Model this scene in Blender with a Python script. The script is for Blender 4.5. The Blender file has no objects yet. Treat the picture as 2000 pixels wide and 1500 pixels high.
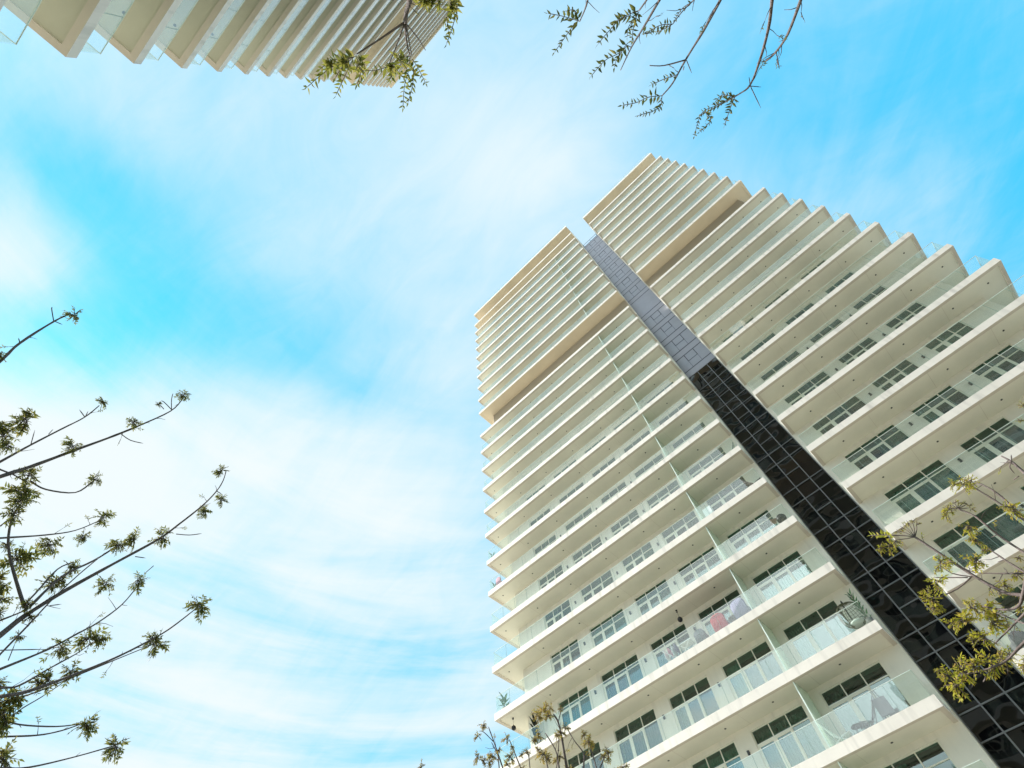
import bpy, math, random
import numpy as np
from mathutils import Vector, Matrix, Euler
random.seed(11)
rnd = random.Random(5)
S = bpy.context.scene
col = S.collection
R_ = math.radians

# ------------------------------------------------------------------ camera
F_PX = 1055.565                                    # focal length in pixels of the 2000 px wide photograph
CAM = Vector((0.0, 0.0, 1.6))
cam_rot = Euler((2.6507, 0.0803, 0.7694), 'XYZ')
cd = bpy.data.cameras.new('camera'); cd.sensor_width = 36.0; cd.lens = F_PX / 2000.0 * 36.0
cd.clip_start = 0.05; cd.clip_end = 20000
camo = bpy.data.objects.new('camera', cd); camo.location = CAM; camo.rotation_euler = cam_rot
col.objects.link(camo); S.camera = camo
CR = cam_rot.to_matrix()
def ray(x, y):
    d = CR @ Vector(((x - 1000) / F_PX, (750 - y) / F_PX, -1.0)); d.normalize(); return d
def at(x, y, dist):
    return CAM + ray(x, y) * dist

# ------------------------------------------------------------------ sun, sky, exposure
SUN_AZ, SUN_EL = 105.0, 39.0                       # azimuth from +Y towards -X
a_, e_ = R_(SUN_AZ), R_(SUN_EL)
sdir = Vector((-math.sin(a_) * math.cos(e_), math.cos(a_) * math.cos(e_), math.sin(e_)))
sl = bpy.data.lights.new('sun', 'SUN'); sl.energy = 4.2; sl.angle = R_(0.55); sl.color = (1.0, 0.955, 0.89)
so = bpy.data.objects.new('sun', sl); so.rotation_euler = sdir.to_track_quat('Z', 'Y').to_euler()
so.location = (0, 0, 150); col.objects.link(so)
S.view_settings.view_transform = 'Standard'; S.view_settings.look = 'None'
S.view_settings.exposure = 0.95; S.view_settings.gamma = 1.0

SKY_TINT = (0.02, 0.26, 0.26)
SKY_BASE = (0.36, 2.95, 5.0)
CLOUD = (4.65, 5.1, 5.25)
W = bpy.data.worlds.new('World'); S.world = W; W.use_nodes = True
nt = W.node_tree; N = nt.nodes; LK = nt.links
for n in list(N): N.remove(n)
out = N.new('ShaderNodeOutputWorld'); bg = N.new('ShaderNodeBackground'); bg.inputs['Strength'].default_value = 0.1
LK.new(bg.outputs[0], out.inputs[0])
sky = N.new('ShaderNodeTexSky'); sky.sky_type = 'NISHITA'; sky.sun_disc = False
sky.sun_elevation = e_; sky.sun_rotation = -a_; sky.air_density = 1.0; sky.dust_density = 0.6; sky.ozone_density = 1.5
tint = N.new('ShaderNodeMix'); tint.data_type = 'RGBA'; tint.blend_type = 'MULTIPLY'; tint.inputs['Factor'].default_value = 1.0
LK.new(sky.outputs[0], tint.inputs['A']); tint.inputs['B'].default_value = (*SKY_TINT, 1)
tc = N.new('ShaderNodeTexCoord')
def vmath(op, a=None, b=None):
    n = N.new('ShaderNodeVectorMath'); n.operation = op
    for i, v in enumerate((a, b)):
        if v is None: continue
        if isinstance(v, (tuple, list, Vector)): n.inputs[i].default_value = v
        else: LK.new(v, n.inputs[i])
    return n
def smath(op, *v):
    n = N.new('ShaderNodeMath'); n.operation = op
    for i, x in enumerate(v):
        if isinstance(x, (int, float)): n.inputs[i].default_value = x
        else: LK.new(x, n.inputs[i])
    return n.outputs[0]
gen = tc.outputs['Generated']
# dome coordinates for thin high cloud: x/(1+z), y/(1+z)
sep = N.new('ShaderNodeSeparateXYZ'); LK.new(gen, sep.inputs[0])
zz = smath('ADD', smath('MAXIMUM', sep.outputs[2], 0.0), 0.55)
cu, cv = smath('DIVIDE', sep.outputs[0], zz), smath('DIVIDE', sep.outputs[1], zz)
comb = N.new('ShaderNodeCombineXYZ'); LK.new(cu, comb.inputs[0]); LK.new(cv, comb.inputs[1])
def noise(vec, scale, detail, rough, rot=0.0, sc=(1, 1, 1), dist=0.0, loc=(0, 0, 0)):
    mp = N.new('ShaderNodeMapping'); LK.new(vec, mp.inputs[0]); mp.inputs['Rotation'].default_value = (0, 0, rot)
    mp.inputs['Scale'].default_value = sc; mp.inputs['Location'].default_value = loc
    n = N.new('ShaderNodeTexNoise'); LK.new(mp.outputs[0], n.inputs['Vector'])
    n.inputs['Scale'].default_value = scale; n.inputs['Detail'].default_value = detail
    n.inputs['Roughness'].default_value = rough; n.inputs['Distortion'].default_value = dist
    return n
wn = noise(comb.outputs[0], 2.2, 4, 0.55, loc=(3, 1, 0))
warp = vmath('MULTIPLY', vmath('SUBTRACT', wn.outputs['Color'], (0.5, 0.5, 0.5)).outputs[0], (0.06, 0.06, 0.06))
wd = vmath('NORMALIZE', vmath('ADD', gen, warp.outputs[0]).outputs[0]).outputs[0]
# cloud cover set for each direction of the sky, 0 clear - 1 white
COVER = [((-60, 60), .42), ((300, 230), .5), ((130, 400), .2), ((15, 535), .8), ((95, 560), .5), ((-200, 560), .5), ((-150, 250), .35), ((100, 250), .42), ((200, 480), .22), ((250, 660), .15), ((60, 640), .25), ((430, 610), .16), ((640, 740), .34),
         ((560, 470), .5), ((620, 280), .52), ((850, 330), .66), ((1020, 290), .8), ((1080, 380), .75), ((1180, 130), .52), ((1380, 270), .3),
         ((1600, 340), .32), ((1480, 110), .15), ((1800, 140), .03), ((1960, 420), .06), ((1780, 370), .26), ((2000, 0), .1), ((40, 760), .75), ((230, 790), .8),
         ((310, 960), 1.0), ((80, 1000), .95), ((700, 900), .8), ((560, 830), .82), ((850, 700), .6), ((720, 1050), .86), ((480, 1170), .7), ((780, 1200), .6),
         ((620, 1290), .55), ((450, 1380), .8), ((620, 1470), .62), ((150, 1220), .68), ((150, 1480), .8), ((880, 1350), .55), ((900, 1000), .7),
         ((0, -300), .75), ((-400, -100), .8), ((500, -350), .85), ((900, -200), .6), ((1600, -400), .1), ((2400, 300), .1), ((-500, 900), .95), ((-600, 300), .6), ((-500, 1500), .9), ((500, 2000), .8)]  # out-of-view directions, several made cloudier to whiten the upper rail reflections
dirs = np.array([tuple(ray(*q)) for q, _ in COVER]); vals = np.array([v for _, v in COVER]); KS = 120.0
G = np.exp(KS * (dirs @ dirs.T - 1)); base = 0.5
wts = np.linalg.solve(G + 0.06 * np.eye(len(vals)), vals - base)
acc = base
for d, w in zip(dirs, wts):
    dt = vmath('DOT_PRODUCT', wd, tuple(float(v) for v in d)).outputs['Value']
    ex = smath('POWER', math.e, smath('MULTIPLY_ADD', dt, KS, -KS))
    acc = smath('MULTIPLY_ADD', ex, float(w), acc)
n1 = noise(comb.outputs[0], 3.0, 7, 0.58, rot=R_(35), sc=(1.0, 1.7, 1), dist=0.6)
n2 = noise(comb.outputs[0], 8.0, 8, 0.62, rot=R_(-20), sc=(0.8, 2.0, 1), dist=1.0, loc=(5, 2, 0))
acc = smath('ADD', acc, smath('MULTIPLY', smath('SUBTRACT', n1.outputs[0], 0.5), 0.34))
acc = smath('ADD', acc, smath('MULTIPLY', smath('SUBTRACT', n2.outputs[0], 0.5), 0.34))
# foreshortened streaks lower in the sky
hl = smath('MAXIMUM', smath('SQRT', smath('ADD', smath('MULTIPLY', sep.outputs[0], sep.outputs[0]), smath('MULTIPLY', sep.outputs[1], sep.outputs[1]))), 0.05)
cs = N.new('ShaderNodeCombineXYZ'); LK.new(smath('DIVIDE', sep.outputs[0], hl), cs.inputs[0]); LK.new(smath('DIVIDE', sep.outputs[1], hl), cs.inputs[1])
LK.new(smath('MULTIPLY', sep.outputs[2], 9.0), cs.inputs[2])
n3 = noise(cs.outputs[0], 1.9, 6, 0.6, sc=(.8, .8, 1.0), dist=0.4, loc=(2, 7, 1))
low = smath('MULTIPLY', smath('POWER', smath('SUBTRACT', 1.0, smath('MAXIMUM', sep.outputs[2], 0.0)), 1.0), 3.0)
acc = smath('ADD', acc, smath('MULTIPLY', smath('SUBTRACT', n3.outputs[0], 0.5), low))
ramp = N.new('ShaderNodeMapRange'); ramp.interpolation_type = 'SMOOTHSTEP'; LK.new(acc, ramp.inputs[0])
ramp.inputs['From Min'].default_value = -0.10; ramp.inputs['From Max'].default_value = 1.08
# unseen bright lobe added to the sky behind the viewer, brightening glass reflections
a2, e2 = R_(178), R_(33); rear_fill = (-math.sin(a2) * math.cos(e2), math.cos(a2) * math.cos(e2), math.sin(e2))
sd = vmath('DOT_PRODUCT', gen, rear_fill).outputs['Value']
lobe = smath('POWER', math.e, smath('MULTIPLY_ADD', sd, 20.0, -20.0))
cover = smath('MINIMUM', smath('MULTIPLY_ADD', lobe, 1.4, ramp.outputs[0]), 1.0)
mix = N.new('ShaderNodeMix'); mix.data_type = 'RGBA'; LK.new(cover, mix.inputs['Factor'])
addc = N.new('ShaderNodeMix'); addc.data_type = 'RGBA'; addc.blend_type = 'ADD'; addc.inputs['Factor'].default_value = 1.0
LK.new(tint.outputs['Result'], addc.inputs['A']); addc.inputs['B'].default_value = (*SKY_BASE, 1)
LK.new(addc.outputs['Result'], mix.inputs['A']); mix.inputs['B'].default_value = (*CLOUD, 1)
rear_gain = smath('MULTIPLY_ADD', lobe, 3.4, 0.97)
rear_gain = smath('MAXIMUM', rear_gain, 1.0)
glow = N.new('ShaderNodeVectorMath'); glow.operation = 'SCALE'; LK.new(mix.outputs['Result'], glow.inputs[0]); LK.new(rear_gain, glow.inputs['Scale'])
LK.new(glow.outputs[0], bg.inputs['Color'])

# ------------------------------------------------------------------ helpers
class MB:
    """collects boxes, bars, tubes and faces into ONE mesh object"""
    def __init__(s): s.v = []; s.f = []; s.m = []
    def box(s, x0, x1, y0, y1, z0, z1, m=0, bottom=None):
        b = len(s.v)
        s.v += [(x0, y0, z0), (x1, y0, z0), (x1, y1, z0), (x0, y1, z0), (x0, y0, z1), (x1, y0, z1), (x1, y1, z1), (x0, y1, z1)]
        s.f += [(b, b+3, b+2, b+1), (b+4, b+5, b+6, b+7), (b, b+1, b+5, b+4), (b+1, b+2, b+6, b+5), (b+2, b+3, b+7, b+6), (b+3, b, b+4, b+7)]
        s.m += [m if bottom is None else bottom, m, m, m, m, m]
        return s
    def hexa(s, pts, m=0):
        b = len(s.v); s.v += [tuple(q) for q in pts]
        s.f += [(b, b+3, b+2, b+1), (b+4, b+5, b+6, b+7), (b, b+1, b+5, b+4), (b+1, b+2, b+6, b+5), (b+2, b+3, b+7, b+6), (b+3, b, b+4, b+7)]
        s.m += [m] * 6; return s
    def face(s, pts, m=0):
        b = len(s.v); s.v += [tuple(q) for q in pts]; s.f.append(tuple(range(b, b + len(pts)))); s.m.append(m)
    def tube(s, pts, rad, seg=6, m=0, cap=True):
        pts = [Vector(q) for q in pts]
        if not isinstance(rad, (list, tuple)): rad = [rad] * len(pts)
        b0 = len(s.v); up = None
        for i, q in enumerate(pts):
            t = (pts[min(i+1, len(pts)-1)] - pts[max(i-1, 0)]); t.normalize()
            if up is None:
                up = t.orthogonal().normalized()
            else:
                up = (up - t * up.dot(t)); up = up.normalized() if up.length > 1e-6 else t.orthogonal().normalized()
            w = t.cross(up)
            for k in range(seg):
                an = 2 * math.pi * k / seg
                s.v.append(tuple(q + (up * math.cos(an) + w * math.sin(an)) * rad[i]))
        for i in range(len(pts) - 1):
            for k in range(seg):
                s.f.append((b0 + i*seg + k, b0 + i*seg + (k+1) % seg, b0 + (i+1)*seg + (k+1) % seg, b0 + (i+1)*seg + k)); s.m.append(m)
        if cap:
            s.f.append(tuple(b0 + k for k in reversed(range(seg)))); s.m.append(m)
            e = b0 + (len(pts)-1)*seg; s.f.append(tuple(e + k for k in range(seg))); s.m.append(m)
    def lathe(s, prof, c=(0, 0, 0), seg=16, m=0):
        b0 = len(s.v)
        for r, z in prof:
            for k in range(seg):
                an = 2 * math.pi * k / seg; s.v.append((c[0] + r*math.cos(an), c[1] + r*math.sin(an), c[2] + z))
        for i in range(len(prof) - 1):
            for k in range(seg):
                s.f.append((b0 + i*seg + k, b0 + i*seg + (k+1) % seg, b0 + (i+1)*seg + (k+1) % seg, b0 + (i+1)*seg + k)); s.m.append(m)
        s.f.append(tuple(b0 + k for k in reversed(range(seg)))); s.m.append(m)
        e = b0 + (len(prof)-1)*seg; s.f.append(tuple(e + k for k in range(seg))); s.m.append(m)
    def build(s, name, mats, parent=None, smooth=False, loc=None):
        me = bpy.data.meshes.new(name); me.from_pydata(s.v, [], s.f); 
        if not isinstance(mats, (list, tuple)): mats = [mats]
        for q in mats: me.materials.append(q)
        me.polygons.foreach_set('material_index', s.m)
        if smooth: me.polygons.foreach_set('use_smooth', [True] * len(s.f))
        me.update()
        o = bpy.data.objects.new(name, me); col.objects.link(o)
        if parent: o.parent = parent
        if loc: o.location = loc
        return o
def thing(name, label, cat, loc=(0, 0, 0), rotz=0, group=None):
    o = bpy.data.objects.new(name, None); col.objects.link(o); o.empty_display_size = 0.3
    o.location = loc; o.rotation_euler = (0, 0, rotz); o['label'] = label; o['category'] = cat
    if group: o['group'] = group
    return o
def tag(o, label, cat, group=None):
    o['label'] = label; o['category'] = cat
    if group: o['group'] = group
    return o

def mat(name, colr, rough=0.6, metal=0.0, ior=1.45, noise_amt=0.0, nscale=2.0, bump=0.0, bscale=20.0, streak=0.0):
    m = bpy.data.materials.new(name); m.use_nodes = True; t = m.node_tree; p = t.nodes['Principled BSDF']
    p.inputs['Base Color'].default_value = (*colr, 1); p.inputs['Roughness'].default_value = rough
    p.inputs['Metallic'].default_value = metal; p.inputs['IOR'].default_value = ior
    if noise_amt or streak:
        c = t.nodes.new('ShaderNodeTexCoord'); src = None
        n = t.nodes.new('ShaderNodeTexNoise'); t.links.new(c.outputs['Object'], n.inputs['Vector']); n.inputs['Scale'].default_value = nscale
        n.inputs['Detail'].default_value = 6; n.inputs['Roughness'].default_value = 0.65
        mr = t.nodes.new('ShaderNodeMapRange'); t.links.new(n.outputs[0], mr.inputs[0]); mr.inputs['From Min'].default_value = .3; mr.inputs['From Max'].default_value = .7
        mr.inputs['To Min'].default_value = 1 - noise_amt; mr.inputs['To Max'].default_value = 1 + noise_amt * .4
        src = mr.outputs[0]
        if streak:
            mp = t.nodes.new('ShaderNodeMapping'); t.links.new(c.outputs['Object'], mp.inputs[0]); mp.inputs['Scale'].default_value = (3.0, 3.0, 0.25)
            n2 = t.nodes.new('ShaderNodeTexNoise'); t.links.new(mp.outputs[0], n2.inputs['Vector']); n2.inputs['Scale'].default_value = 1.0; n2.inputs['Detail'].default_value = 5
            m2 = t.nodes.new('ShaderNodeMapRange'); t.links.new(n2.outputs[0], m2.inputs[0]); m2.inputs['From Min'].default_value = .52; m2.inputs['From Max'].default_value = .75
            m2.inputs['To Min'].default_value = 1; m2.inputs['To Max'].default_value = 1 - streak
            mm = t.nodes.new('ShaderNodeMath'); mm.operation = 'MULTIPLY'; t.links.new(src, mm.inputs[0]); t.links.new(m2.outputs[0], mm.inputs[1]); src = mm.outputs[0]
        mx = t.nodes.new('ShaderNodeMix'); mx.data_type = 'RGBA'; mx.blend_type = 'MULTIPLY'; mx.inputs['Factor'].default_value = 1
        mx.inputs['A'].default_value = (*colr, 1); t.links.new(src, mx.inputs['B']); t.links.new(mx.outputs['Result'], p.inputs['Base Color'])
    if bump:
        c = t.nodes.new('ShaderNodeTexCoord'); n = t.nodes.new('ShaderNodeTexNoise'); t.links.new(c.outputs['Object'], n.inputs['Vector'])
        n.inputs['Scale'].default_value = bscale; n.inputs['Detail'].default_value = 4
        b = t.nodes.new('ShaderNodeBump'); b.inputs['Strength'].default_value = bump; b.inputs['Distance'].default_value = 0.02
        t.links.new(n.outputs[0], b.inputs['Height']); t.links.new(b.outputs[0], p.inputs['Normal'])
    return m
def glass_mat(name, tintc, ior, rough=0.0, refl=(1, 1, 1), haze=None, haze_amt=0.0, wave=0.0):
    """clear sheet: see-through tint plus mirror reflection by Fresnel"""
    m = bpy.data.materials.new(name); m.use_nodes = True; t = m.node_tree
    for n in list(t.nodes): t.nodes.remove(n)
    o = t.nodes.new('ShaderNodeOutputMaterial'); tr = t.nodes.new('ShaderNodeBsdfTransparent'); tr.inputs[0].default_value = (*tintc, 1)
    gl = t.nodes.new('ShaderNodeBsdfGlossy'); gl.inputs['Color'].default_value = (*refl, 1); gl.inputs['Roughness'].default_value = rough
    ge = t.nodes.new('ShaderNodeNewGeometry'); dp = t.nodes.new('ShaderNodeVectorMath'); dp.operation = 'DOT_PRODUCT'
    t.links.new(ge.outputs['Normal'], dp.inputs[0]); t.links.new(ge.outputs['Incoming'], dp.inputs[1])
    def mth(op, a, b=None, c=None):
        n = t.nodes.new('ShaderNodeMath'); n.operation = op
        for i, v in enumerate((a, b, c)):
            if v is None: continue
            if isinstance(v, (int, float)): n.inputs[i].default_value = v
            else: t.links.new(v, n.inputs[i])
        return n.outputs[0]
    f0 = ((ior - 1) / (ior + 1)) ** 2              # Schlick, the same from either side of the sheet
    fr = mth('MULTIPLY_ADD', mth('POWER', mth('SUBTRACT', 1.0, mth('ABSOLUTE', dp.outputs['Value'])), 5.0), 1 - f0, f0)
    mx = t.nodes.new('ShaderNodeMixShader'); t.links.new(fr, mx.inputs[0])
    body = tr
    if haze:
        df = t.nodes.new('ShaderNodeBsdfDiffuse'); df.inputs[0].default_value = (*haze, 1)
        tl = t.nodes.new('ShaderNodeBsdfTranslucent'); tl.inputs[0].default_value = (*haze, 1)
        ad = t.nodes.new('ShaderNodeMixShader'); ad.inputs[0].default_value = .5; t.links.new(df.outputs[0], ad.inputs[1]); t.links.new(tl.outputs[0], ad.inputs[2])
        h = t.nodes.new('ShaderNodeMixShader'); h.inputs[0].default_value = haze_amt; t.links.new(tr.outputs[0], h.inputs[1]); t.links.new(ad.outputs[0], h.inputs[2]); body = h
    if wave:
        c = t.nodes.new('ShaderNodeTexCoord'); n = t.nodes.new('ShaderNodeTexNoise'); t.links.new(c.outputs['Object'], n.inputs['Vector'])
        n.inputs['Scale'].default_value = 0.9; n.inputs['Detail'].default_value = 1
        b = t.nodes.new('ShaderNodeBump'); b.inputs['Strength'].default_value = wave; b.inputs['Distance'].default_value = 0.05
        t.links.new(n.outputs[0], b.inputs['Height']); t.links.new(b.outputs[0], gl.inputs['Normal'])
    t.links.new(body.outputs[0], mx.inputs[1]); t.links.new(gl.outputs[0], mx.inputs[2]); t.links.new(mx.outputs[0], o.inputs[0])
    return m

M = {}
M['paint'] = mat('cream_paint', (.79, .72, .645), .7, noise_amt=.09, nscale=.6, bump=.12, bscale=30, streak=.24)
M['soffit'] = mat('soffit_paint', (.71, .67, .57), .75, noise_amt=.10, nscale=.35, bump=.1, bscale=25)
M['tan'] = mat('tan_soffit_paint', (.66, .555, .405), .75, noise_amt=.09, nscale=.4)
M['lip'] = mat('taupe_edge_paint', (.54, .48, .405), .7, noise_amt=.06)
M['wall'] = mat('cream_wall_paint', (.76, .705, .61), .75, noise_amt=.08, nscale=.8, bump=.15, bscale=40, streak=.12)
M['frame'] = mat('cream_aluminium', (.74, .71, .60), .4, noise_amt=.03)
M['rail'] = glass_mat('railing_glass', (.94, .98, .96), 1.56, haze=(.86, .92, .89), haze_amt=.035)
M['cap'] = mat('polished_glass_edge', (.74, .80, .74), .25)
M['pane'] = glass_mat('window_glass', (.40, .66, .58), 1.85, refl=(.95, .98, 1.0), wave=.05)
M['fin'] = glass_mat('frosted_partition_glass', (.82, .93, .85), 1.45, rough=.25, haze=(.75, .82, .73), haze_amt=.5)
M['soffit_grey'] = mat('grey_green_soffit', (.47, .455, .36), .75, noise_amt=.10, nscale=.35)  # darker, greyer soffit tone, used on the twin tower only
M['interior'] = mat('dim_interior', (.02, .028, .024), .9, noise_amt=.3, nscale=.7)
M['curtain'] = mat('pale_curtain', (.36, .37, .35), .9, noise_amt=.1)
M['curtain2'] = mat('grey_curtain', (.17, .18, .19), .9, noise_amt=.1)
M['curtain3'] = mat('white_blind', (.58, .58, .54), .8, noise_amt=.05)
M['edge'] = mat('glass_edge_green', (.20, .30, .26), .3)
M['blackglass'] = mat('black_glass', (.003, .003, .004), .02, ior=1.55)
t_ = M['blackglass'].node_tree; c_ = t_.nodes.new('ShaderNodeTexCoord'); n_ = t_.nodes.new('ShaderNodeTexNoise'); t_.links.new(c_.outputs['Object'], n_.inputs['Vector'])
n_.inputs['Scale'].default_value = .55; n_.inputs['Detail'].default_value = 1.0
b_ = t_.nodes.new('ShaderNodeBump'); b_.inputs['Strength'].default_value = 1.0; b_.inputs['Distance'].default_value = .03
t_.links.new(n_.outputs[0], b_.inputs['Height']); t_.links.new(b_.outputs[0], t_.nodes['Principled BSDF'].inputs['Normal'])
M['mullion'] = mat('grey_mullion', (.16, .165, .17), .45, metal=.3)
M['clad'] = mat('grey_metal_cladding', (.36, .36, .42), .6, metal=.0, noise_amt=.06, nscale=1.2)
M['joint'] = mat('dark_joint', (.06, .06, .075), .7)
M['louver'] = mat('taupe_louver', (.64, .56, .45), .6)
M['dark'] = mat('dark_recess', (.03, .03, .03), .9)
M['lens'] = mat('downlight_black', (.035, .033, .03), .4)

def link(t, a, b): t.links.new(a, b)

# ------------------------------------------------------------------ ground
def build_ground():
    m = bpy.data.materials.new('plaza_paving'); m.use_nodes = True; t = m.node_tree; p = t.nodes['Principled BSDF']; p.inputs['Roughness'].default_value = .8
    c = t.nodes.new('ShaderNodeTexCoord'); br = t.nodes.new('ShaderNodeTexBrick'); link(t, c.outputs['Object'], br.inputs['Vector'])
    br.inputs['Scale'].default_value = 1.0; br.inputs['Brick Width'].default_value = .8; br.inputs['Row Height'].default_value = .4
    br.inputs['Mortar Size'].default_value = .006; br.inputs['Color1'].default_value = (.52, .48, .41, 1); br.inputs['Color2'].default_value = (.46, .425, .365, 1)
    br.inputs['Mortar'].default_value = (.22, .20, .17, 1); link(t, br.outputs['Color'], p.inputs['Base Color'])
    g = MB(); g.face([(-3000, -3000, 0), (3000, -3000, 0), (3000, 3000, 0), (-3000, 3000, 0)]); o = g.build('ground', m); o['kind'] = 'structure'
    rm = mat('asphalt', (.06, .06, .06), .85, noise_amt=.2, nscale=3)
    lw = mat('added_lawn', (.075, .085, .03), .9, noise_amt=.4, nscale=1.5, bump=.6, bscale=60)
    g = MB(); g.box(-70, 70, -7.0, 12.0, -.2, .004); o = g.build('added_lawn', lw); o['kind'] = 'structure'  # unseen grass, added and widened to cut bounce onto the twin's soffits
    g = MB(); g.box(-400, 400, -62, -52, -.2, .004); o = g.build('road', rm); o['kind'] = 'structure'
build_ground()

# ------------------------------------------------------------------ the towers
Y0, YW, YS, YB = 26.073, 27.62, 28.25, 45.5        # slab front, wall, glass strip, back
XL, XR = -24.513, 15.407                           # outer ends of the two wings
LX1, RX0 = -1.75, 1.165                            # inner slab ends beside the strip
UP = {11: 60.44, 12: 63.75, 13: 67.17, 14: 70.53, 15: 73.76, 16: 76.89, 17: 80.29, 18: 83.55, 19: 86.84}
def zl(i, side='L'):
    if i <= 10: return 22.215 + 3.3 * i
    if i in UP: return UP[i]
    if i == 20: return 90.34 if side == 'L' else 91.6
    return 95.4
TH = 0.45
WINS = {'L': [(-20.42, -17.96), (-16.88, -14.03), (-13.02, -10.46), (-9.53, -6.74), (-5.79, -2.81)],
        'R': [(2.33, 5.42), (6.47, 8.80), (9.90, 12.12)]}
LV = {'L': list(range(-6, 22)), 'R': list(range(-6, 21))}
ENDS = {'L': (XL, LX1), 'R': (RX0, XR)}

def slab(side, i, root):
    x0, x1 = ENDS[side]; z = zl(i, side); w = .2; b = MB()
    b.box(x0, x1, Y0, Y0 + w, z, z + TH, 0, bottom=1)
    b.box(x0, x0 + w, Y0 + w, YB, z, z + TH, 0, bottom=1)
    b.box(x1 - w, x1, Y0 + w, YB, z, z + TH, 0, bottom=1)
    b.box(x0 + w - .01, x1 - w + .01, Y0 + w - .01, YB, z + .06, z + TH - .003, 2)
    n = max(2, round((x1 - x0) / 3.7))
    for k in range(1, n):
        xx = x0 + (x1 - x0) * k / n; b.box(xx - .007, xx + .007, Y0 + w + .002, YW + .2, z + .055, z + .0605, 3)
    if i == max(LV[side]):                            # low parapet on the roof slab
        b.box(x0 + .05, x1 - .05, Y0 + .05, Y0 + .25, z + TH, z + TH + .35, 0)
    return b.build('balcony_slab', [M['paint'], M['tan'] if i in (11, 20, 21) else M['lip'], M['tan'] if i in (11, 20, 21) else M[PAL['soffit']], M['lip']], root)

def panels(b, p0, p1, axis, z0, z1, other, th=.018, width=1.25, gap=.014):
    n = max(1, round((p1 - p0) / width)); st = (p1 - p0) / n
    for k in range(n):
        a, c = p0 + k * st + gap / 2, p0 + (k + 1) * st - gap / 2
        if axis == 'x': b.box(a, c, other, other + th, z0, z1)
        else: b.box(other, other + th, a, c, z0, z1)
        if k:
            q = p0 + k * st
            if axis == 'x': b.box(q - gap / 2 + .001, q + gap / 2 - .001, other + .002, other + th - .002, z0, z1 - .01, 1)
            else: b.box(other + .002, other + th - .002, q - gap / 2 + .001, q + gap / 2 - .001, z0, z1 - .01, 1)

def railing(side, i, root):
    x0, x1 = ENDS[side]; fl = zl(i, side) + TH; b = MB(); c = MB(); h = 1.08
    if i == max(LV[side]): fl += .35; h = .9
    o = .14
    xa, xb = x0 + o, x1 - o
    panels(b, xa, xb, 'x', fl, fl + h, Y0 + .07)
    yend = {0: (YB - 1, YW - .03), 1: (YW - .03, YB - 1)}[0 if side == 'L' else 1]
    panels(b, Y0 + .10, yend[0], 'y', fl, fl + h, xa)
    panels(b, Y0 + .10, yend[1], 'y', fl, fl + h, xb - .018)
    c.box(xa, xb, Y0 + .066, Y0 + .092, fl + h, fl + h + .016)
    c.box(xa - .004, xa + .022, Y0 + .092, yend[0], fl + h, fl + h + .014)
    c.box(xb - .022, xb + .004, Y0 + .092, yend[1], fl + h, fl + h + .014)
    r = b.build('glass_railing', [M['rail'], M['edge']], root); c.build('rail_cap', M['cap'], r)
    return r

def window_geo(fr, pn, cu, x0, x1, z0, z1, seed):
    """frame: 3 bays under a transom row; the first two bays are sliding doors with thick stiles, the third a fixed light"""
    rs = random.Random(seed); y0, y1 = YW + .05, YW + .12; t = .05
    wide = x1 - x0; xs = [x0, x0 + wide * .335, x0 + wide * .665, x1]; zt = z1 - .63
    fr.box(x0, x1, y0, y1, z1 - t, z1); fr.box(x0, x1, y0, y1, z0, z0 + t)
    for k, x in enumerate(xs):
        a = x if k == 0 else (x - t if k == 3 else x - t / 2)
        fr.box(a, a + t, y0, y1, z0 + t, z1 - t)
    for k in range(3):
        a, c = xs[k] + (t if k == 0 else t / 2), xs[k+1] - (t if k == 2 else t / 2)
        fr.box(a, c, y0 + .003, y1 - .003, zt - t / 2, zt + t / 2)
        pn.box(a - .01, c + .01, y0 + .03, y0 + .042, zt + t / 2 - .01, z1 - t + .01)
        za, zb = z0 + t, zt - t / 2
        if k < 2:                                      # sliding leaf
            s = .085; yy0, yy1 = (y0 - .025, y0 + .025) if k == 1 else (y0 + .005, y0 + .05)
            fr.box(a, a + s, yy0, yy1, za, zb); fr.box(c - s, c, yy0, yy1, za, zb)
            fr.box(a + s, c - s, yy0, yy1, zb - s * 1.25, zb); fr.box(a + s, c - s, yy0, yy1, za, za + s)
            pn.box(a + s - .01, c - s + .01, yy0 + .02, yy0 + .03, za + s - .01, zb - s * 1.25 + .01)
        else:
            pn.box(a - .01, c + .01, y0 + .03, y0 + .042, za - .01, zb + .01)
    if cu is not None:
        spans = []
        q = rs.random()
        if q < .35: spans = [(x0 + .05, x1 - .05)]
        elif q < .6: spans = [(x0 + .05, x0 + wide * rs.uniform(.25, .5))]
        elif q < .8: spans = [(x1 - wide * rs.uniform(.25, .5), x1 - .05)]
        for a, c in spans:
            n = max(4, int((c - a) / .07)); ztop = z1 - .1
            for k in range(n):
                u0, u1 = a + (c - a) * k / n, a + (c - a) * (k + 1) / n; d0, d1 = (.0, .07) if k % 2 == 0 else (.07, .0)
                yy = YW + .30
                cu.face([(u0, yy + d0, z0 + .03), (u1, yy + d1, z0 + .03), (u1, yy + d1, ztop), (u0, yy + d0, ztop)])
        return bool(spans)
    return False

def strip_levels():
    return [i for i in range(-6, 20)]

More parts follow.
